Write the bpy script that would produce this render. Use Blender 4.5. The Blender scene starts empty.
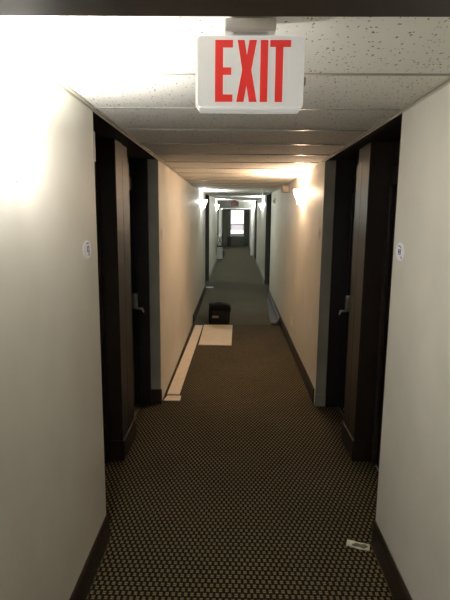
import bpy, bmesh, math, random
from mathutils import Vector, Matrix
random.seed(4)
sc = bpy.context.scene
col = sc.collection

# ---------------------------------------------------------------- camera
XL, XR, ZC, HC = -0.738, 0.8425, 2.4427, 1.89
def make_camera():
    yaw, pit, roll, f = 0.018731, 0.165971, 0.0095195, 490.53
    cy, sy = math.cos(yaw), math.sin(yaw)
    fw = Vector((-sy*math.cos(pit), cy*math.cos(pit), -math.sin(pit)))
    r = Vector((cy, sy, 0)); u = r.cross(fw)
    r2 = r*math.cos(roll) + u*math.sin(roll); u2 = r2.cross(fw)
    cam = bpy.data.cameras.new('camera'); o = bpy.data.objects.new('camera', cam); col.objects.link(o)
    m = Matrix((r2, u2, -fw)).transposed().to_4x4(); m.translation = (0, 0, HC)
    o.matrix_world = m
    cam.sensor_fit = 'VERTICAL'; cam.sensor_height = 36; cam.sensor_width = 27
    cam.lens = f*36/600; cam.clip_start = 0.02; cam.clip_end = 200
    sc.camera = o
make_camera()
# ---------------------------------------------------------------- world, exposure
w = bpy.data.worlds.new('daylight'); sc.world = w; w.use_nodes = True
w.node_tree.nodes['Background'].inputs[0].default_value = (0.93, 0.97, 1.0, 1)
w.node_tree.nodes['Background'].inputs[1].default_value = 2.2
vs = sc.view_settings
sc.display_settings.display_device = 'sRGB'
vs.view_transform = 'Standard'; vs.look = 'None'; vs.gamma = 1.0; vs.use_curve_mapping = False
vs.exposure = 0.15
sc.cycles.max_bounces = 10; sc.cycles.diffuse_bounces = 6; sc.cycles.use_denoising = True
sc.cycles.sample_clamp_indirect = 4.0
# lamps: (side, y, watts, colour)
WHITE = (1.0, 0.975, 0.93); WARM = (1.0, 0.67, 0.44); COOL = (0.95, 1.0, 0.95)
LAMPS = [(-1, 1.67, 105, WHITE, 18), (1, 6.22, 255, WARM, 10), (-1, 10.9, 165, COOL, 4),
         (1, 15.2, 165, COOL, 4), (-1, 19.3, 150, COOL, 4), (1, 21.9, 190, COOL, 4), (1, -2.9, 34, WHITE, 20), (-1, 25.2, 220, COOL, 4)]  # last two lamps are added: fill behind the viewer, light for far floor

# ---------------------------------------------------------------- helpers
def g(y):                       # the old floor rises very gently beyond the first doors
    return 0.014*max(0.0, y-8.63)
def box(bm, x0, x1, y0, y1, z0, z1, bev=0.0, seg=2, ny=1):
    t = bmesh.new(); bmesh.ops.create_cube(t, size=1)
    for v in t.verts:
        v.co = Vector((x0+(x1-x0)*(v.co.x+.5), y0+(y1-y0)*(v.co.y+.5), z0+(z1-z0)*(v.co.z+.5)))
    if bev > 0:
        bmesh.ops.bevel(t, geom=list(t.edges), offset=bev, segments=seg, affect='EDGES', profile=.5)
    for k in range(1, ny):
        y = y0+(y1-y0)*k/ny
        bmesh.ops.bisect_plane(t, geom=list(t.verts)+list(t.edges)+list(t.faces), plane_co=(0, y, 0), plane_no=(0, 1, 0))
    me = bpy.data.meshes.new('t'); t.to_mesh(me); t.free(); bm.from_mesh(me); bpy.data.meshes.remove(me)
    return bm
def B(): return bmesh.new()
def bx(*a, **k): return box(B(), *a, **k)
def cyl(bm, p0, p1, r, r2=None, n=16):
    p0, p1 = Vector(p0), Vector(p1); d = p1-p0
    t = bmesh.new()
    bmesh.ops.create_cone(t, cap_ends=True, segments=n, radius1=r, radius2=r if r2 is None else r2, depth=d.length)
    bmesh.ops.transform(t, matrix=Matrix.Translation((p0+p1)/2) @ d.to_track_quat('Z', 'Y').to_matrix().to_4x4(), verts=t.verts)
    me = bpy.data.meshes.new('t'); t.to_mesh(me); t.free(); bm.from_mesh(me); bpy.data.meshes.remove(me)
    return bm
def prism(bm, pts, axis, a, b):
    """extrude a 2D polygon along an axis ('x','y','z')"""
    def P(u, v, c): return {'x': (c, u, v), 'y': (u, c, v), 'z': (u, v, c)}[axis]
    lo = [bm.verts.new(P(u, v, a)) for u, v in pts]; hi = [bm.verts.new(P(u, v, b)) for u, v in pts]
    n = len(pts)
    fs = [bm.faces.new(lo), bm.faces.new(hi[::-1])]
    for i in range(n): fs.append(bm.faces.new((lo[i], lo[(i+1) % n], hi[(i+1) % n], hi[i])))
    bmesh.ops.recalc_face_normals(bm, faces=fs)
    return bm
def obj(name, bm, mat, parent=None, ramp=False, smooth=False, loc=None):
    if ramp:
        for v in bm.verts: v.co.z += g(v.co.y)
    me = bpy.data.meshes.new(name); bm.to_mesh(me); bm.free()
    if mat: me.materials.append(mat)
    if smooth:
        for f in me.polygons: f.use_smooth = True
    o = bpy.data.objects.new(name, me); col.objects.link(o)
    if loc: o.location = loc
    if parent: o.parent = parent
    return o
def tag(o, label=None, cat=None, group=None, kind=None):
    if label: o['label'] = label
    if cat: o['category'] = cat
    if group: o['group'] = group
    if kind: o['kind'] = kind
    return o
def thing(name, loc, label, cat, group=None, rz=0, kind=None):
    o = bpy.data.objects.new(name, None); col.objects.link(o); o.location = loc; o.rotation_euler = (0, 0, rz)
    o.empty_display_size = .1
    return tag(o, label, cat, group, kind)
def struct(name, bm, mat, label=None, cat=None, ny=True, parent=None):
    o = obj(name, bm, mat, parent, ramp=True)
    return tag(o, label, cat, None, 'structure')

# ---------------------------------------------------------------- materials
def mat(name, base=(.5, .5, .5), rough=.5, metal=0, spec=.5, emis=None, estr=0):
    m = bpy.data.materials.new(name); m.use_nodes = True
    b = m.node_tree.nodes['Principled BSDF']
    b.inputs['Base Color'].default_value = (*base, 1); b.inputs['Roughness'].default_value = rough
    b.inputs['Metallic'].default_value = metal; b.inputs['Specular IOR Level'].default_value = spec
    if emis: b.inputs['Emission Color'].default_value = (*emis, 1); b.inputs['Emission Strength'].default_value = estr
    return m
def N(m, t, **k):
    n = m.node_tree.nodes.new(t)
    for a, b in k.items(): setattr(n, a, b)
    return n
def L(m, a, b): m.node_tree.links.new(a, b)
def bsdf(m): return m.node_tree.nodes['Principled BSDF']
def noise(m, scale, detail=3, coord='Object', stretch=None):
    tc = N(m, 'ShaderNodeTexCoord'); n = N(m, 'ShaderNodeTexNoise')
    n.inputs['Scale'].default_value = scale; n.inputs['Detail'].default_value = detail
    if stretch:
        mp = N(m, 'ShaderNodeMapping'); mp.inputs['Scale'].default_value = stretch
        L(m, tc.outputs[coord], mp.inputs[0]); L(m, mp.outputs[0], n.inputs['Vector'])
    else: L(m, tc.outputs[coord], n.inputs['Vector'])
    return n
def ramp(m, fac, stops):
    r = N(m, 'ShaderNodeValToRGB'); e = r.color_ramp.elements
    e[0].position, e[0].color = stops[0][0], (*stops[0][1], 1); e[1].position, e[1].color = stops[-1][0], (*stops[-1][1], 1)
    for p, c in stops[1:-1]: x = e.new(p); x.color = (*c, 1)
    L(m, fac, r.inputs[0]); return r
def bump(m, h, strength, dist=.002):
    b = N(m, 'ShaderNodeBump'); b.inputs['Strength'].default_value = strength; b.inputs['Distance'].default_value = dist
    L(m, h, b.inputs['Height']); L(m, b.outputs[0], bsdf(m).inputs['Normal'])
def varied(name, c0, c1, scale, rough=.5, bstr=.2, bscale=None, dist=.002, stretch=None, **k):
    m = mat(name, c0, rough, **k); n = noise(m, scale, stretch=stretch); r = ramp(m, n.outputs['Fac'], [(.35, c0), (.65, c1)])
    L(m, r.outputs[0], bsdf(m).inputs['Base Color'])
    n2 = noise(m, bscale or scale*3); bump(m, n2.outputs['Fac'], bstr, dist)
    return m
wall_m = varied('wall paint', (.66, .64, .575), (.71, .69, .62), 3.0, rough=.55, bstr=.2, bscale=75, dist=.003)
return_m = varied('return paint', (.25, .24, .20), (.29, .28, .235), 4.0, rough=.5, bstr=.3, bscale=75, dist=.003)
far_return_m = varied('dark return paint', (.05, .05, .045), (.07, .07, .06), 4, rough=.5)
wood_m = varied('espresso wood', (.009, .006, .0045), (.014, .0095, .007), 14, rough=.42, spec=.3, bstr=.12, bscale=60, stretch=(1, 1, .06))
door_m = varied('dark door veneer', (.004, .003, .003), (.007, .005, .0045), 10, rough=.45, spec=.25, bstr=.1, bscale=60, stretch=(1, 1, .06))
base_m = varied('baseboard wood', (.018, .012, .0075), (.028, .018, .012), 12, rough=.45, spec=.35, bstr=.1, bscale=50, stretch=(1, .1, 1))
header_m = varied('header wood', (.055, .042, .036), (.075, .058, .05), 9, rough=.5, bstr=.1)
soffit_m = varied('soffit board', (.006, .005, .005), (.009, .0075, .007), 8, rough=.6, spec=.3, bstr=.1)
frame_m = varied('far frame paint', (.11, .115, .10), (.14, .145, .13), 5, rough=.5, bstr=.1)
tbar_m = mat('ceiling grid metal', (.30, .285, .25), .34, .0, .5)
angle_m = mat('wall angle metal', (.42, .39, .33), .4)
nickel_m = varied('satin nickel', (.55, .54, .52), (.65, .64, .62), 40, rough=.28, bstr=.03, metal=1.0)
plastic_m = varied('white plastic', (.70, .70, .67), (.74, .74, .71), 8, rough=.35, bstr=.03)
grey_plastic_m = varied('grey plastic', (.30, .30, .29), (.36, .36, .35), 8, rough=.4, bstr=.05)
beige_plastic_m = varied('beige plastic', (.50, .44, .36), (.55, .49, .40), 8, rough=.4, bstr=.05)
white_paint_m = varied('white trim paint', (.78, .79, .77), (.84, .85, .83), 5, rough=.4, bstr=.05)
red_m = mat('red letter film', (.80, .035, .03), .4, emis=(.9, .05, .04), estr=.25)
dim_red_m = mat('dark red sign film', (.09, .02, .018), .4)
board_m = varied('pale board', (.70, .61, .49), (.76, .67, .54), 6, rough=.7, bstr=.1)
bag_m = varied('black nylon', (.003, .003, .0035), (.006, .006, .007), 60, rough=.85, spec=.2, bstr=.5, bscale=400)
label_m = varied('grey label', (.09, .075, .075), (.16, .13, .13), 60, rough=.6)
paper_m = varied('white paper', (.86, .88, .95), (.90, .91, .96), 30, rough=.6, bstr=.05)
ink_m = varied('blue ink', (.07, .08, .22), (.13, .14, .32), 200, rough=.6)
dark_ink_m = varied('dark ink', (.10, .10, .13), (.2, .2, .24), 200, rough=.6)
vinyl_m = varied('grey vinyl', (.045, .042, .045), (.065, .06, .06), 8, rough=.7, bstr=.2)
dark_metal_m = varied('dark metal', (.02, .02, .02), (.035, .035, .035), 20, rough=.5)
cloth_m = varied('white linen', (.6, .6, .58), (.7, .7, .68), 20, rough=.9, bstr=.5)
curtain_m = varied('grey curtain', (.20, .20, .17), (.26, .26, .22), 10, rough=.9, bstr=.3)
glass_m = mat('window glass', (1, 1, 1), .02); bsdf(glass_m).inputs['Transmission Weight'].default_value = 1; bsdf(glass_m).inputs['IOR'].default_value = 1.05
SHADE = {}
def shade_mat(c, s):
    k = (c, s)
    if k not in SHADE:
        m = mat('glowing shade glass', (.85, .85, .82), .4, emis=c, estr=s)
        tr = N(m, 'ShaderNodeBsdfTransparent'); mx = N(m, 'ShaderNodeMixShader'); mx.inputs[0].default_value = .35
        out = m.node_tree.nodes['Material Output']
        L(m, bsdf(m).outputs[0], mx.inputs[1]); L(m, tr.outputs[0], mx.inputs[2]); L(m, mx.outputs[0], out.inputs[0])
        SHADE[k] = m
    return SHADE[k]

def ceiling_tile_mat():
    m = mat('mineral fibre tile', (.80, .79, .74), .85, spec=.2)
    tc = N(m, 'ShaderNodeTexCoord')
    v1 = N(m, 'ShaderNodeTexVoronoi'); v1.inputs['Scale'].default_value = 62
    mp = N(m, 'ShaderNodeMapping'); mp.inputs['Scale'].default_value = (1.35, .8, 1)
    nz = N(m, 'ShaderNodeTexNoise'); nz.inputs['Scale'].default_value = 45
    mix = N(m, 'ShaderNodeMixRGB'); mix.inputs[0].default_value = .022
    L(m, tc.outputs['Object'], nz.inputs['Vector']); L(m, tc.outputs['Object'], mp.inputs[0])
    L(m, mp.outputs[0], mix.inputs[1]); L(m, nz.outputs['Color'], mix.inputs[2]); L(m, mix.outputs[0], v1.inputs['Vector'])
    # only some cells carry a pit, of varying size
    sz = N(m, 'ShaderNodeMath', operation='MULTIPLY'); L(m, v1.outputs['Color'], sz.inputs[0]); sz.inputs[1].default_value = .55
    sb = N(m, 'ShaderNodeMath', operation='SUBTRACT'); L(m, sz.outputs[0], sb.inputs[0]); sb.inputs[1].default_value = .15
    lt = N(m, 'ShaderNodeMath', operation='LESS_THAN'); L(m, v1.outputs['Distance'], lt.inputs[0]); L(m, sb.outputs[0], lt.inputs[1])
    r = ramp(m, lt.outputs[0], [(0, (.84, .83, .78)), (1, (.28, .26, .22))])
    L(m, r.outputs[0], bsdf(m).inputs['Base Color'])
    inv = N(m, 'ShaderNodeMath', operation='SUBTRACT'); inv.inputs[0].default_value = 1; L(m, lt.outputs[0], inv.inputs[1])
    bump(m, inv.outputs[0], .5, .003)
    return m
tile_m = ceiling_tile_mat()

def carpet_mat(name, dark, line, hi, wx=.032, hy=.066):
    m = mat(name, dark, .95, spec=.1)
    tc = N(m, 'ShaderNodeTexCoord')
    nz = N(m, 'ShaderNodeTexNoise'); nz.inputs['Scale'].default_value = 60; L(m, tc.outputs['Object'], nz.inputs['Vector'])
    ad = N(m, 'ShaderNodeMixRGB', blend_type='ADD'); ad.inputs[0].default_value = .005
    L(m, tc.outputs['Object'], ad.inputs[1]); L(m, nz.outputs['Color'], ad.inputs[2])
    sp = N(m, 'ShaderNodeSeparateXYZ'); L(m, ad.outputs[0], sp.inputs[0])
    def M(op, a, b=None, c=None):
        n = N(m, 'ShaderNodeMath', operation=op)
        for i, v in enumerate((a, b, c)):
            if v is None: continue
            if isinstance(v, (int, float)): n.inputs[i].default_value = v
            else: L(m, v, n.inputs[i])
        return n.outputs[0]
    def sstep(x, lo, hi_):
        n = N(m, 'ShaderNodeMapRange', interpolation_type='SMOOTHSTEP'); L(m, x, n.inputs[0])
        n.inputs[1].default_value = lo; n.inputs[2].default_value = hi_; n.inputs[3].default_value = 1; n.inputs[4].default_value = 0
        return n.outputs[0]
    u = M('DIVIDE', sp.outputs[0], wx); v = M('DIVIDE', sp.outputs[1], hy)
    slot = bar = None
    for off in (0.0, .5):
        fu = M('ABSOLUTE', M('SUBTRACT', M('FRACT', M('ADD', u, off+100)), .5)); fv = M('ABSOLUTE', M('SUBTRACT', M('FRACT', M('ADD', v, off+100)), .5))
        sl = M('MULTIPLY', sstep(fu, .19, .29), sstep(fv, .29, .36))
        br = M('MULTIPLY', sstep(fu, .22, .32), M('MULTIPLY', sstep(fv, .42, .47), M('SUBTRACT', 1, sstep(fv, .33, .38))))
        slot = sl if slot is None else M('MAXIMUM', slot, sl); bar = br if bar is None else M('MAXIMUM', bar, br)
    c1 = N(m, 'ShaderNodeMixRGB'); L(m, bar, c1.inputs[0]); c1.inputs[1].default_value = (*line, 1); c1.inputs[2].default_value = (*hi, 1)
    c2 = N(m, 'ShaderNodeMixRGB'); L(m, slot, c2.inputs[0]); L(m, c1.outputs[0], c2.inputs[1]); c2.inputs[2].default_value = (*dark, 1)
    n2 = noise(m, 260, 2); r = ramp(m, n2.outputs['Fac'], [(.3, (.65, .65, .65)), (.7, (1.35, 1.3, 1.2))])
    mu = N(m, 'ShaderNodeMixRGB', blend_type='MULTIPLY'); mu.inputs[0].default_value = 1
    L(m, c2.outputs[0], mu.inputs[1]); L(m, r.outputs[0], mu.inputs[2])
    n3 = noise(m, 1.3, 3); r3 = ramp(m, n3.outputs['Fac'], [(.3, (.88, .88, .88)), (.7, (1.1, 1.1, 1.1))])
    m2 = N(m, 'ShaderNodeMixRGB', blend_type='MULTIPLY'); m2.inputs[0].default_value = 1
    L(m, mu.outputs[0], m2.inputs[1]); L(m, r3.outputs[0], m2.inputs[2])
    L(m, m2.outputs[0], bsdf(m).inputs['Base Color'])
    bump(m, n2.outputs['Fac'], .5, .003)
    return m
carpet_near = carpet_mat('woven brown carpet', (.008, .006, .003), (.056, .045, .025), (.175, .145, .085))
carpet_far = carpet_mat('woven green grey carpet', (.040, .038, .027), (.085, .080, .058), (.12, .113, .080), .016, .03)

# ---------------------------------------------------------------- the shell
YB, YE = -5.0, 29.0          # closed behind the camera, window wall far ahead
T = .12
SEAM = 8.63
struct('floor', bx(XL-.6, XR+.6, YB, 5.0, -.1, 0), carpet_near, 'dark brown carpet with a woven slot pattern in the foreground', 'carpet')
fl2 = bx(XL-.6, XR+.6, 5.0, SEAM, -.1, 0); struct('floor', fl2, carpet_near, 'brown patterned carpet lit warmly around the pale boards', 'carpet')
struct('floor', bx(XL-.6, XR+.6, SEAM, YE+.2, -.1, 0), carpet_far, 'greenish grey carpet running from the black bag to the far window', 'carpet')
struct('ceiling', bx(XL-.02, XR+.02, YB, SEAM, ZC, ZC+.05), tile_m, 'pitted white drop ceiling tiles over the foreground', 'ceiling')
struct('ceiling', bx(XL-.02, XR+.02, SEAM, YE+.2, ZC, ZC+.05), tile_m, 'drop ceiling receding beyond the first doors', 'ceiling')
# suspended grid: cross bars every 0.61 m and the wall angles
tb = B(); tb2 = B()
y = 2.02-.6125*11
while y < YE:
    box(tb, XL, XR, y-.008, y+.008, ZC-.005, ZC+.001, .001, 1)
    y += .6125
struct('trim_1', tb, tbar_m, 'white metal cross bars of the suspended ceiling', 'ceiling grid')
for s, xw, nm in ((-1, XL, 'left'), (1, XR, 'right')):
    a = B()
    for y0, y1 in ((YB, SEAM), (SEAM, YE)):
        xa, xb = (xw, xw+.016) if s < 0 else (xw-.016, xw)
        box(a, xa, xb, y0, y1, ZC-.009, ZC-.001)
        xa, xb = (xw, xw+.002) if s < 0 else (xw-.002, xw)
        box(a, xa, xb, y0, y1, ZC-.020, ZC-.009)
    struct('trim_2' if s < 0 else 'trim_3', a, angle_m, 'metal wall angle along the %s edge of the ceiling' % nm, 'ceiling trim')

ALC = {-1: [(2.63, 4.80), (12.35, 14.2), (20.7, 22.4)], 1: [(2.63, 4.80), (11.7, 13.6), (19.2, 21.2)]}
DEPTH = {-1: .245, 1: .275}
for s in (-1, 1):
    xw = XL if s < 0 else XR; nm = 'left' if s < 0 else 'right'
    def X(a, b):           # distances out from the wall plane -> ordered x range
        p, q = xw+s*a, xw+s*b
        return (min(p, q), max(p, q))
    ys = [YB]
    for a in ALC[s]: ys += list(a)
    ys.append(YE)
    words = ['in the foreground', 'beyond the first doors', 'beyond the second doors', 'at the far end']
    for i in range(0, len(ys), 2):
        x0, x1 = X(0, .5)
        y0, y1 = ys[i], ys[i+1]
        bm = B()
        for a, b in ([(y0, y1)] if not (y0 < SEAM < y1) else [(y0, SEAM), (SEAM, y1)]):
            box(bm, x0, x1, a, b, -.05, ZC+.02)
        struct('wall_'+nm, bm, wall_m, 'textured cream %s wall %s' % (nm, words[i//2]), 'wall')
    D = DEPTH[s]
    for j, (y0, y1) in enumerate(ALC[s]):
        which = ['nearest', 'second', 'third'][j]
        gz = g((y0+y1)/2)
        # dark backing wall, soffit and returns
        x0, x1 = X(D+.06, .62)
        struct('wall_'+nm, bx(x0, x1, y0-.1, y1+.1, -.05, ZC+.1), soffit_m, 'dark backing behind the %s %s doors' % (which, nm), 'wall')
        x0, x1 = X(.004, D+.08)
        struct('trim_4', bx(x0, x1, y0, y1, ZC-.012, ZC+.06), soffit_m, 'dark soffit over the %s %s doors' % (which, nm), 'soffit')  # shade of the unlit underside is painted into the soffit's dark colour
        # painted return (facing the camera) at the far side, plus wooden jamb deeper in
        rw = .10
        x0, x1 = X(.0, rw)
        bm = bx(x0, x1, y1-.012, y1+.01, 0, ZC-.012)
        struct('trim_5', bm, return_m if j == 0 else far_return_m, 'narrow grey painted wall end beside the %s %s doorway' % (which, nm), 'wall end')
        if j == 0 and s < 0:
            x0, x1 = X(-.012, rw); struct('baseboard_left', bx(x0, x1, y1-.026, y1-.012, 0, .155, .003), base_m, 'short dark baseboard across the left wall end', 'baseboard')
        if j == 0 and s > 0:
            x0, x1 = X(-.004, rw); struct('baseboard_right', bx(x0, x1, y1-.022, y1-.012, 0, .13, .002), return_m, 'short pale baseboard return at the right wall end', 'baseboard')
        # ---- post between the two doors
        ym = y0 + (y1-y0)*.54
        p0, p1 = ym-(.225 if s < 0 else .16), ym+.215
        post = thing('door_post', (xw, ym, g(ym)), 'dark brown wooden post between the %s %s doors' % (which, nm), 'post', 'wooden posts between paired doors', kind='structure')
        def XX(a, b): p, q = s*a, s*b; return (min(p, q), max(p, q))
        f = .115
        x0, x1 = XX(f+.012, D+.06); obj('core', bx(x0, x1, p0-ym, p1-ym, 0, ZC-.012), wood_m, post)
        x0, x1 = XX(f, f+.014)
        obj('casing', bx(x0, x1, p0-ym, p0-ym+.21, 0, ZC-.012, .004), wood_m, post)
        obj('casing', bx(x0, x1, p0-ym+.2105, p1-ym, 0, 2.31, .004), wood_m, post)
        x0, x1 = XX(f-.004, f+.004)
        x0, x1 = XX(f-.013, D+.03)
        obj('plinth', bx(x0, x1, p0-ym-.012, p1-ym+.012, 0, .17, .006), wood_m, post)
        # ---- the two doors
        for q, (a, b) in enumerate(((y0, p0), (p1, y1-.012))):
            dn = {0: 'nearer', 1: 'farther'}[q]
            nd = (1 if s < 0 else 2) + 2*q + 4*j
            dr = thing('door_%d' % nd, (xw, a, g((a+b)/2)), 'dark espresso hotel door, %s of the %s pair on the %s' % (dn, which, nm), 'door', kind='structure')
            W = b-a
            x0, x1 = XX(D, D+.045)
            leaf = B(); box(leaf, x0, x1, .07, W-.07, .012, 2.13, .003)
            for (zz0, zz1) in ((.25, .95), (1.12, 1.98)):
                xa, xb = XX(D-.004, D+.002)
                for (u0, u1, v0, v1) in ((.17, W-.17, zz0, zz0+.02), (.17, W-.17, zz1-.02, zz1), (.17, .19, zz0, zz1), (W-.19, W-.17, zz0, zz1)):
                    box(leaf, xa, xb, u0, u1, v0, v1, .002)
            obj('leaf', leaf, door_m, dr)
            cs = B(); xa, xb = XX(D-.02, D+.06)
            box(cs, xa, xb, 0, .07, 0, 2.25, .003); box(cs, xa, xb, W-.07, W, 0, 2.25, .003); box(cs, xa, xb, .07, W-.07, 2.13, 2.25, .003)
            obj('casing', cs, wood_m, dr)
            xa, xb = XX(D+.01, D+.06); obj('transom_panel', bx(xa, xb, 0, W, 2.25, ZC-.012), soffit_m, dr)
            xa, xb = XX(D-.005, D+.05); obj('threshold', bx(xa, xb, .07, W-.07, 0, .011, .003), grey_plastic_m, dr)
            if q == 1:   # far jamb, facing the camera
                xa, xb = XX(rw, D-.005); obj('jamb', bx(xa, xb, W-.03, W, 0, ZC-.012), soffit_m, dr)
            if j == 0:
                hy = W-.15 if q == 1 else .16
                zo = 1.02
                lk = B(); xa, xb = XX(D-.052, D+.002)
                if s < 0: box(lk, xa+0, xb, hy-.034, hy+.034, zo-.005, zo+.15, .012, 3)
                else: box(lk, xa, xb, hy-.034, hy+.034, zo-.005, zo+.15, .012, 3)
                lock = obj('lock', lk, nickel_m, dr, smooth=False)
                xa, xb = XX(D-.0545, D-.05)
                obj('card_slot', bx(xa, xb, hy-.018, hy+.018, zo+.10, zo+.105, .001), dark_metal_m, lock)
                lv = B()
                cyl(lv, (s*(D-.05), hy, zo+.0), (s*(D-.10), hy, zo+.0), .011)
                cyl(lv, (s*(D-.095), hy+.005, zo), (s*(D-.13), hy-.11 if q else hy+.11, zo-.012), .010, .008)
                obj('lever', lv, nickel_m, dr, smooth=True)

# ---------------------------------------------------------------- baseboards on the walls
def baseboard(s, y0, y1, label, m=base_m, h=.158):
    xw = XL if s < 0 else XR
    prof = [(0, 0), (.016, 0), (.016, h-.03), (.010, h-.012), (.007, h), (0, h)]
    pts = [(xw - s*u, v) for u, v in prof]
    bm = B(); prism(bm, pts, 'y', y0, y1)
    struct('baseboard_left' if s < 0 else 'baseboard_right', bm, m, label, 'baseboard')
baseboard(-1, YB, 2.63, 'dark brown baseboard at bottom left in the foreground')
baseboard(1, YB, 2.63, 'dark brown baseboard at bottom right in the foreground')
baseboard(-1, SEAM, 12.35, 'dark baseboard on the left wall behind the black bag')
baseboard(1, 4.87, SEAM, 'brown baseboard on the right wall beside the pale boards')
baseboard(1, SEAM, 11.7, 'dark baseboard on the right wall behind the loose vinyl strip')
for s, y0, y1 in ((-1, 14.2, 20.7), (-1, 22.4, YE), (1, 13.6, 19.2), (1, 21.2, YE)):
    baseboard(s, y0, y1, 'pale grey baseboard of the %s wall %s' % ('left' if s < 0 else 'right', 'past the second doors' if y0 < 20 else 'near the far window'), return_m, .12)

# ---------------------------------------------------------------- near header, back wall, far frame, end wall
struct('trim_6', bx(XL, XR, .68, .80, 2.188, ZC, .004), header_m, 'dark brown header beam across the top of the picture', 'header')
struct('wall_back', bx(XL-.6, XR+.6, YB-.1, YB, -.05, ZC+.1), wall_m, 'cream wall closing the corridor behind the viewer', 'wall')
YF = 22.7
fr = thing('door_frame', (.05, YF, g(YF)), 'pale frame with grey lintel crossing the far corridor below the ceiling', 'door frame', kind='structure')
hw = (XR-XL)/2
obj('lintel', bx(-hw, hw, -.05, .05, 2.13, ZC+.04, .004), frame_m, fr)
obj('lintel_edge', bx(-hw+.12, hw-.12, -.07, .07, 2.09, 2.13, .004), white_paint_m, fr)
obj('jamb', bx(-hw, -hw+.12, -.07, .07, 0, 2.13, .004), white_paint_m, fr)
obj('jamb', bx(hw-.12, hw, -.07, .07, 0, 2.13, .004), white_paint_m, fr)
# end wall around the window
wx0, wx1, wz0, wz1 = -.27, .53, .95-g(YE), 2.36-g(YE)
ew = B()
for a in ((XL-.1, wx0, 0, ZC+.3), (wx1, XR+.1, 0, ZC+.3), (wx0, wx1, 0, wz0), (wx0, wx1, wz1, ZC+.3)):
    box(ew, a[0], a[1], YE, YE+.15, a[2]-.05 if a[2] == 0 else a[2], a[3])
struct('wall_end', ew, frame_m, 'grey wall around and below the bright window at the corridor end', 'wall')
wf = B(); t = .035
for a in ((wx0, wx1, wz0, wz0+t), (wx0, wx1, wz1-t, wz1), (wx0, wx0+t, wz0, wz1), (wx1-t, wx1, wz0, wz1), (wx0, wx1, 1.50-g(YE), 1.55-g(YE))):
    box(wf, a[0], a[1], YE+.06, YE+.10, a[2], a[3], .003)
win = thing('window_1', (0, YE, g(YE)), 'bright white window at the far end of the corridor', 'window', kind='structure')
def shift(bm, dy):
    for v in bm.verts: v.co.y -= dy
    return bm
obj('window_frame', shift(wf, YE), white_paint_m, win)
fm = mat('frosted lower film', (.75, .70, .71), .8)
tl = N(fm, 'ShaderNodeBsdfTranslucent'); tl.inputs[0].default_value = (.62, .58, .58, 1)
L(fm, tl.outputs[0], fm.node_tree.nodes['Material Output'].inputs[0])
obj('privacy_film', bx(wx0+t, wx1-t, .088, .092, 1.18-g(YE), 1.50-g(YE)), fm, win)
obj('window_pane', bx(wx0+t, wx1-t, .075, .081, wz0+t, wz1-t), glass_m, win)
obj('window_sill', bx(wx0-.04, wx1+.04, -.10, .05, wz0-.12, wz0, .008), white_paint_m, win)
for s, lab in ((-1, 'grey curtain hanging left of the far window'), (1, 'grey curtain hanging right of the far window')):
    xw = XL if s < 0 else XR
    x_in = wx0-.01 if s < 0 else wx1+.01
    bm = B(); pts = []; n = 40
    for i in range(n+1):
        u = i/n; x = xw*.98+(x_in-xw*.98)*u; pts.append((x, -.10+.03*math.sin(u*math.pi*2*6)))
    back = [(x, y+.012) for x, y in pts][::-1]
    prism(bm, pts+back, 'z', .12, 2.38-g(YE))
    cu = thing('curtain', (0, YE-.03, g(YE)), lab, 'curtain', 'curtains at the far window')
    obj('drape', bm, curtain_m, cu)
    rb = B(); cyl(rb, (xw*.98, -.10, 2.39-g(YE)), (x_in, -.10, 2.39-g(YE)), .012)
    obj('rod', rb, dark_metal_m, cu)

# ---------------------------------------------------------------- wall lamps
def wall_lamp(s, y, watts, colr, estr, label, zt=2.005):
    xw = XL if s < 0 else XR
    t = thing('wall_lamp', (xw, y, g(y)+zt), label, 'wall lamp', 'wall lamps along the corridor')
    # half bowl tapering to a point, open at the top; local +(-s)x points into the corridor
    prof = [(.004, 0), (.030, .035), (.062, .085), (.090, .145), (.108, .205), (.116, .235)]
    sh = B(); n = 18; rows = []
    for th in (0, .004):
        for r, z in prof:
            rows.append([sh.verts.new((-s*max(.0, (r-th)*math.sin(math.pi*k/n)*1.1), (r-th)*1.28*math.cos(math.pi*k/n), z+th)) for k in range(n+1)])
    P = len(prof)
    for base in (0, P):
        for i in range(P-1):
            for k in range(n):
                sh.faces.new((rows[base+i][k], rows[base+i][k+1], rows[base+i+1][k+1], rows[base+i+1][k]))
    for k in range(n): sh.faces.new((rows[P-1][k], rows[P-1][k+1], rows[2*P-1][k+1], rows[2*P-1][k]))
    bmesh.ops.recalc_face_normals(sh, faces=sh.faces)
    obj('lamp_shade', sh, shade_mat(colr, estr), t, smooth=True)
    xa, xb = sorted((0, -s*.006))
    obj('back_plate', bx(xa, xb, -.03, .03, .05, .20, .002), plastic_m, t)
    fi = B(); cyl(fi, (-s*.006, 0, .006), (-s*.006, 0, -.006), .006, .003)
    obj('finial', fi, plastic_m, t)
    bl = B(); bmesh.ops.create_uvsphere(bl, u_segments=14, v_segments=8, radius=.025)
    obj('bulb', bl, shade_mat(colr, estr*2), t, smooth=True, loc=(-s*.055, 0, .08))
    ld = bpy.data.lights.new('lamp_light', 'POINT'); ld.energy = watts; ld.color = colr; ld.shadow_soft_size = .03
    lo = bpy.data.objects.new('lamp_light', ld); col.objects.link(lo); lo.parent = t; lo.location = (-s*.045, 0, .200)
labs = ['blown-out white wall lamp cut by the left edge of the picture', 'warm glowing wall lamp on the right wall past the first doors',
        'white wall lamp on the left wall just before the second doors', 'white wall lamp on the right wall past the second doors',
        'small distant lamp on the left wall before the third doors', 'small distant lamp on the right wall just before the far pale frame', 'added unseen fill lamp on the right wall behind the viewer', 'added lamp on the left wall beyond the pale frame, brightening the far floor']
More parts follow.
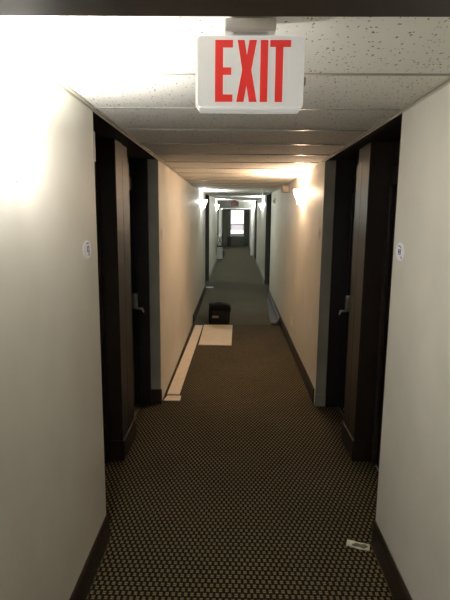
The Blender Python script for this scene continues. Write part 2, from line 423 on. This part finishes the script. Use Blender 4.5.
for (s, y, wt, c, es), lb in zip(LAMPS, labs): wall_lamp(s, y, wt, c, es, lb)

# ---------------------------------------------------------------- EXIT sign
def rrect(cx, cz, w_, h_, r, n=5, bulge=0.0):
    pts = []
    for (sx, sz, a0) in ((1, 1, 0), (-1, 1, 90), (-1, -1, 180), (1, -1, 270)):
        for i in range(n+1):
            a = math.radians(a0+90*i/n)
            pts.append((cx+sx*(w_/2-r)+r*math.cos(a), cz+sz*(h_/2-r)+r*math.sin(a)))
    return pts
def exit_letters(x0, x1, z0, z1, ya, yb):
    """four letters spanning x0..x1; proportions read from the photograph"""
    bm = B(); W = x1-x0; Hh = z1-z0
    def P(pts): prism(bm, [(x0+u*W, z0+v*Hh) for u, v in pts], 'y', ya, yb)
    s = .105
    P([(0, 0), (.235, 0), (.235, .12), (s, .12), (s, .44), (.215, .44), (.215, .56), (s, .56), (s, .88), (.235, .88), (.235, 1), (0, 1)])
    P([(.29, 0), (.395, 0), (.43, .22), (.465, 0), (.54, 0), (.54, 0), (.485, .5)][0:0] or
      [(.285, 0), (.385, 0), (.420, .27), (.455, 0), (.56, 0), (.482, .52), (.55, 1), (.452, 1), (.42, .76), (.388, 1), (.295, 1), (.36, .52)])
    P([(.60, 0), (.70, 0), (.70, 1), (.60, 1)])
    P([(.80, 0), (.90, 0), (.90, .89), (1.0, .89), (1.0, 1), (.725, 1), (.725, .89), (.80, .89)])
    return bm
def exit_sign(x, y, ztop, label, body, film, scale=1):
    t = thing('exit_sign', (x, y, g(y)+ztop), label, 'exit sign')
    W, Hh, dp = .308, .200, .042
    # housing face, slightly bowed sides
    n = 8; out = []
    zc = -.042-Hh/2
    base = rrect(0, zc, W, Hh, .018, 5)
    pts = []
    for (u, v) in base:
        k = (v-zc)/(Hh/2)
        pts.append((u*(1+.012*(1-k*k)), v))
    bm = B(); prism(bm, pts, 'y', -dp/2, dp/2)
    bmesh.ops.bevel(bm, geom=[e for e in bm.edges if abs(e.verts[0].co.y-e.verts[1].co.y) < 1e-6], offset=.006, segments=3, affect='EDGES')
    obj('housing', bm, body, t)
    lt = exit_letters(-.098, .115, zc-.079, zc+.086, -dp/2-.0012, -dp/2+.001)
    obj('letters', lt, film, t)
    cp = B(); box(cp, -.072, .072, -.03, .03, -.034, 0, .005); box(cp, -.05, .05, -.015, .015, -.060, -.030, .003)
    obj('canopy', cp, plastic_m if body is glow_face_m else body, t)
    cl = bx(W/2-.001, W/2+.007, -.012, .012, zc-.03, zc-.008, .002); obj('side_clip', cl, grey_plastic_m, t)
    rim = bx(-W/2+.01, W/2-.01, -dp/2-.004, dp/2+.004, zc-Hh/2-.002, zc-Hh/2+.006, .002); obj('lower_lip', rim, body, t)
    return t
glow_face_m = varied('sign face with added glow', (.80, .80, .77), (.84, .84, .81), 8, rough=.35, bstr=.03, emis=(1, 1, .96), estr=.24)  # white plastic face, with a faint glow added to brighten it
es = exit_sign(.036, 1.5, ZC-.004, 'white exit sign with red letters hanging from the near ceiling', glow_face_m, red_m)
exit_sign(-.03, 20.6, ZC-.008, 'small dark red exit sign hanging from the ceiling far down the corridor', dim_red_m, mat('unlit red letters', (.13, .03, .028), .4))

# ---------------------------------------------------------------- oval number stickers
def sticker(s, y, z, label, marks):
    xw = XL if s < 0 else XR
    t = thing('room_sticker', (xw, y, z), label, 'sticker', 'oval paper stickers beside the first doors')
    bm = B(); n = 28
    pts = [(.068*math.cos(2*math.pi*i/n), .047*math.sin(2*math.pi*i/n)) for i in range(n)]
    prism(bm, pts, 'x', 0, -s*.0015)
    obj('paper', bm, paper_m, t)
    mk = B(); mk2 = B()
    for (y0, y1, z0, z1, dark) in marks:
        b_ = mk2 if dark else mk
        prism(b_, [(y0, z0), (y1, z0+.002), (y1, z1), (y0, z1-.002)], 'x', -s*.0014, -s*.0026)
    obj('blue_marks', mk, ink_m, t); obj('dark_mark', mk2, dark_ink_m, t)
# left: local +y is to the right in view
sticker(-1, 2.447, 1.727, 'white oval sticker with blue marks on the left wall by the doors',
        [(-.012, .022, .027, .034, 1), (-.006, .026, .012, .018, 0), (-.006, .004, -.012, .014, 0), (.018, .028, -.034, .016, 0), (-.004, .020, -.013, -.007, 0)])
sticker(1, 2.522, 1.729, 'white oval sticker with blue marks on the right wall by the doors',
        [(-.004, .030, .024, .031, 1), (-.012, -.002, .016, .026, 1), (-.016, .022, .008, .013, 0), (-.014, -.004, -.012, .012, 0), (.014, .024, -.012, .010, 0), (-.012, .020, -.017, -.011, 0), (-.030, -.020, -.036, -.022, 0), (-.002, .012, -.006, .005, 0)])
# faint marks left where plates were
for s, y, z, lb in ((-1, 4.93, 1.72, 'faint scuffed plate on the left wall past the first doorway'), (1, 4.92, 1.74, 'small pale scuffed plate on the right wall past the first doorway')):
    xw = XL if s < 0 else XR
    bm = B()
    prism(bm, [(.05*math.cos(2*math.pi*i/16), .055*math.sin(2*math.pi*i/16)) for i in range(16)], 'x', 0, -s*.003)
    o = thing('number_plate', (xw, y+.03, z), lb, 'plate', 'scuffed number plates')
    obj('plate', bm, varied('scuffed plate %s' % s, (.50, .46, .39), (.64, .60, .53), 25, rough=.5), o)
    k = B(); cyl(k, (0, -.03, .012), (-s*.006, -.03, .012), .007); obj('screw', k, grey_plastic_m, o)

# ---------------------------------------------------------------- small fittings
bm = B(); box(bm, -.001, .002, -.012, .02, 0, .15, .0008); box(bm, -.02, -.001, .0, .02, 0, .15, .0008)
t = thing('corner_guard', (XL+.0, 2.632, 2.175), 'short grey strip on the corner of the left wall above the sticker', 'corner guard')
obj('strip', bm, grey_plastic_m, t)
def outlet(xw, s, y, z, label):
    t = thing('power_outlet', (xw, y, z+g(y)), label, 'outlet')
    xa, xb = sorted((0, -s*.006)); obj('cover_plate', bx(xa, xb, -.036, .036, -.058, .058, .002), white_paint_m, t)
    for dz in (-.022, .022):
        xa, xb = sorted((-s*.005, -s*.008)); obj('socket', bx(xa, xb, -.016, .016, dz-.014, dz+.014, .003), grey_plastic_m, t)
outlet(XR, 1, 7.05, .42, 'white power outlet low on the right wall below the warm lamp')
t = thing('alarm_box', (XR, 8.0, g(8.0)+2.30), 'small beige box high on the right wall beyond the warm lamp', 'alarm')
obj('housing', bx(-.10, 0, -.09, .09, 0, .10, .008), beige_plastic_m, t)
obj('lens', bx(-.112, -.098, -.04, .04, .02, .07, .004), grey_plastic_m, t)
t = thing('alarm_strobe', (XR, 10.6, g(10.6)+2.16), 'small pale plate high on the right wall before the second doors', 'alarm')
obj('housing', bx(-.03, 0, -.06, .06, 0, .12, .005), plastic_m, t); obj('lens', bx(-.045, -.028, -.03, .03, .03, .09, .004), grey_plastic_m, t)
t = thing('smoke_detector', (.13, 27.2, g(27.2)+ZC), 'small dark fitting on the ceiling in front of the far window', 'ceiling fitting')
k = B(); cyl(k, (0, 0, 0), (0, 0, -.03), .05); obj('base', k, dark_metal_m, t)
k = B(); cyl(k, (0, 0, -.03), (0, 0, -.09), .07, .05); obj('cover', k, dark_metal_m, t)

# ---------------------------------------------------------------- boards and bag on the floor
def board(name, quad, th, label, y_for=None):
    cx = sum(p[0] for p in quad)/4; cyy = sum(p[1] for p in quad)/4
    bm = B()
    lo = [bm.verts.new((x-cx, y-cyy, g(y)-g(cyy)+.002)) for x, y in quad]; hi = [bm.verts.new((x-cx, y-cyy, g(y)-g(cyy)+.002+th)) for x, y in quad]
    bm.faces.new(lo[::-1]); bm.faces.new(hi)
    for i in range(4): bm.faces.new((lo[i], lo[(i+1) % 4], hi[(i+1) % 4], hi[i]))
    bmesh.ops.recalc_face_normals(bm, faces=bm.faces)
    bmesh.ops.bevel(bm, geom=list(bm.edges), offset=th*.2, segments=1, affect='EDGES')
    o = obj(name, bm, board_m, loc=(cx, cyy, g(cyy)))
    return tag(o, label, 'board', 'pale boards on the carpet')
board('baseboard_plank', [(-.708, 5.03), (-.575, 5.03), (-.545, 8.48), (-.680, 8.48)], .012, 'long narrow pale plank lying along the left wall')
board('floor_panel', [(-.525, 7.14), (-.030, 7.14), (-.022, 8.53), (-.530, 8.53)], .010, 'wide pale panel lying flat in front of the black bag')
board('board_offcut', [(-.722, 4.845), (-.548, 4.845), (-.552, 4.99), (-.700, 4.99)], .012, 'small pale board offcut at the near end of the long plank')
# tool bag
t = thing('tool_bag', (-.262, 8.70, g(8.7)+.004), 'black soft bag standing on the carpet behind the pale panel', 'bag', rz=-.04)
bm = B(); bmesh.ops.create_cube(bm, size=1)
bmesh.ops.subdivide_edges(bm, edges=list(bm.edges), cuts=7, use_grid_fill=True)
for v in bm.verts:
    x, y, z = v.co.x*2, v.co.y*2, v.co.z*2
    kx = 1+.05*(1-z*z)*(1-y*y) ; ky = 1+.10*(1-z*z)*(1-x*x)
    rx = (1-.10*abs(y)**6*abs(x)**6)*(1-.05*max(z, 0)**2)
    v.co = Vector((x*.185*kx*rx, y*.105*ky*rx, (z+1)*.5*.365*(1-.05*abs(x)**4*(z > 0)) + .006*math.sin(x*5)*(z > .5)))
bmesh.ops.bevel(bm, geom=[e for e in bm.edges if e.calc_face_angle(0) > .7], offset=.012, segments=2, affect='EDGES')
obj('body', bm, bag_m, t, smooth=True)
bm = B()      # flap lid, sagging over the front and sticking out on the right
n = 10; rows = []
for i in range(n+1):
    u = i/n; x = -.187+.385*u
    pr_ = [(.115, .33), (.10, .368), (0, .374), (-.10, .368), (-.122, .34), (-.124, .255)]
    rows.append([(x+(.012 if j > 3 else 0), y, z-.012*math.sin(u*3.1*3)*.4-(.03*max(0, u-.85)/.15)) for j, (y, z) in enumerate(pr_)])
vv = [[bm.verts.new(p) for p in r] for r in rows]
for i in range(n):
    for j in range(5): bm.faces.new((vv[i][j], vv[i+1][j], vv[i+1][j+1], vv[i][j+1]))
bmesh.ops.recalc_face_normals(bm, faces=bm.faces)
bmesh.ops.solidify(bm, geom=list(bm.faces), thickness=.006)
obj('flap', bm, bag_m, t, smooth=True)
def tube(bm, pts, r, n=8):
    for a, b in zip(pts[:-1], pts[1:]): cyl(bm, a, b, r, n=n)
    return bm
hp = [(-.09+.18*i/10, -.02, .366+.016*math.sin(math.pi*i/10)) for i in range(11)]
obj('handle', tube(B(), hp, .009), bag_m, t, smooth=True)
lb = bx(-.120, -.005, -.1175, -.1125, .120, .158, .006); obj('label_patch', lb, label_m, t)
obj('front_pocket', bx(-.14, .15, -.124, -.09, .02, .115, .012), bag_m, t)
obj('side_strap', bx(.185, .212, -.03, .02, .255, .30, .006), bag_m, t)

# peeled grey vinyl base on the right
bm = B(); n = 24; rows = []
for i in range(n+1):
    u = i/n; y = 8.55+3.1*u
    yy = g(y)
    w_ = .145*(1-u)**.7+.02
    lift = .03*math.exp(-u*20)
    xt = XR-.020; xb = XR-.020-w_
    prf = [(xt, .145*(1-.2*u)+.0), (xt-.008-.10*w_, .09), (xt-.35*w_, .035), (xb+.03*w_, .008+lift), (xb-.0, .006+lift*1.4)]
    rows.append([bm.verts.new((x, y, z+yy)) for x, z in prf])
for i in range(n):
    for j in range(4): bm.faces.new((rows[i][j], rows[i][j+1], rows[i+1][j+1], rows[i+1][j]))
bmesh.ops.recalc_face_normals(bm, faces=bm.faces); bmesh.ops.solidify(bm, geom=list(bm.faces), thickness=.004)
tag(obj('loose_vinyl_base', bm, vinyl_m, smooth=True), 'loose grey vinyl base strip peeling off the right wall', 'vinyl strip')

# banknote-like wrapper on the carpet
wm = varied('greenish wrapper', (.36, .38, .28), (.56, .57, .46), 25, rough=.5)
bm = B(); nx, ny = 10, 4; vs_ = []
for i in range(nx+1):
    vs_.append([bm.verts.new((-.066+.132*i/nx, -.03+.06*j/ny, .004+.0015*math.sin(i*.9)+.001*math.cos(j*1.3+i*.4))) for j in range(ny+1)])
for i in range(nx):
    for j in range(ny): bm.faces.new((vs_[i][j], vs_[i+1][j], vs_[i+1][j+1], vs_[i][j+1]))
bmesh.ops.recalc_face_normals(bm, faces=bm.faces); bmesh.ops.solidify(bm, geom=list(bm.faces), thickness=.0015)
o = tag(obj('wrapper', bm, wm, smooth=True, loc=(.745, 2.615, 0)), 'small crumpled greenish white wrapper on the carpet at lower right', 'wrapper')
o.rotation_euler = (0, 0, -.33)
bm = B(); pts = [(-.035, -.008), (-.012, .012), (.012, .006), (.040, .018), (.056, -.002), (.034, -.020), (.004, -.012), (-.018, -.018)]
prism(bm, pts, 'z', .0045, .0085)
obj('dark_print', bm, varied('dark print', (.05, .055, .04), (.12, .13, .09), 60, rough=.6), o)
# scraps at the thresholds
def scrap(x, y, sx, sy, label, m=paper_m, rz=0):
    bm = B(); vs = []
    for i in range(6):
        vs.append([bm.verts.new((-sx/2+sx*i/5, -sy/2+sy*j/3, .004+.006*abs(math.sin(i*1.1+j)))) for j in range(4)])
    for i in range(5):
        for j in range(3): bm.faces.new((vs[i][j], vs[i+1][j], vs[i+1][j+1], vs[i][j+1]))
    bmesh.ops.recalc_face_normals(bm, faces=bm.faces); bmesh.ops.solidify(bm, geom=list(bm.faces), thickness=.001)
    o = tag(obj('paper_scrap', bm, m, loc=(x, y, g(y))), label, 'scrap', 'scraps on the carpet'); o.rotation_euler = (0, 0, rz)
scrap(-.66, 12.9, .20, .22, 'white scrap on the carpet beside the second left doorway')
scrap(1.075, 4.62, .03, .32, 'thin grey strip on the carpet inside the first right doorway', vinyl_m, .05)
scrap(-.945, 4.50, .03, .32, 'thin grey strip on the carpet inside the first left doorway', vinyl_m, -.05)

# ---------------------------------------------------------------- service cart far away
t = thing('service_cart', (XL+.13, 20.15, g(20.15)), 'pale service cart parked far down the corridor against the left wall', 'cart')
obj('cabinet', bx(-.11, .11, -.22, .22, .08, .56, .01), varied('cart panel', (.42, .43, .42), (.5, .51, .5), 4, rough=.5), t)
obj('shelf', bx(-.115, .13, -.24, .24, .56, .62, .008), dark_metal_m, t)
obj('towel_stack', bx(-.09, .08, -.18, .18, .62, 1.02, .03, 3), cloth_m, t)
pb = B(); cyl(pb, (.10, -.22, .6), (.10, -.22, 1.1), .012); cyl(pb, (.10, .22, .6), (.10, .22, 1.1), .012); cyl(pb, (.10, -.22, 1.1), (.10, .22, 1.1), .012)
cyl(pb, (.10, -.22, .62), (-.09, -.23, 1.05), .010); cyl(pb, (-.09, -.22, .62), (.10, -.23, 1.05), .010)
obj('push_rail', pb, dark_metal_m, t)
obj('side_bin', bx(.11, .19, -.12, .12, .16, .42, .01), dark_metal_m, t)
for a in (-.08, .08):
    for b in (-.18, .18):
        k = B(); cyl(k, (a-.012, b, .04), (a+.012, b, .04), .04); obj('wheel', k, dark_metal_m, t)
t = thing('waste_bin', (-.33, 28.4, g(28.4)), 'small black bin below the left side of the far window', 'bin')
k = B(); cyl(k, (0, 0, .0), (0, 0, .5), .10, .13, 20); obj('body', k, dark_metal_m, t)
k = B(); cyl(k, (0, 0, .5), (0, 0, .56), .135, .09, 20); obj('lid', k, dark_metal_m, t)
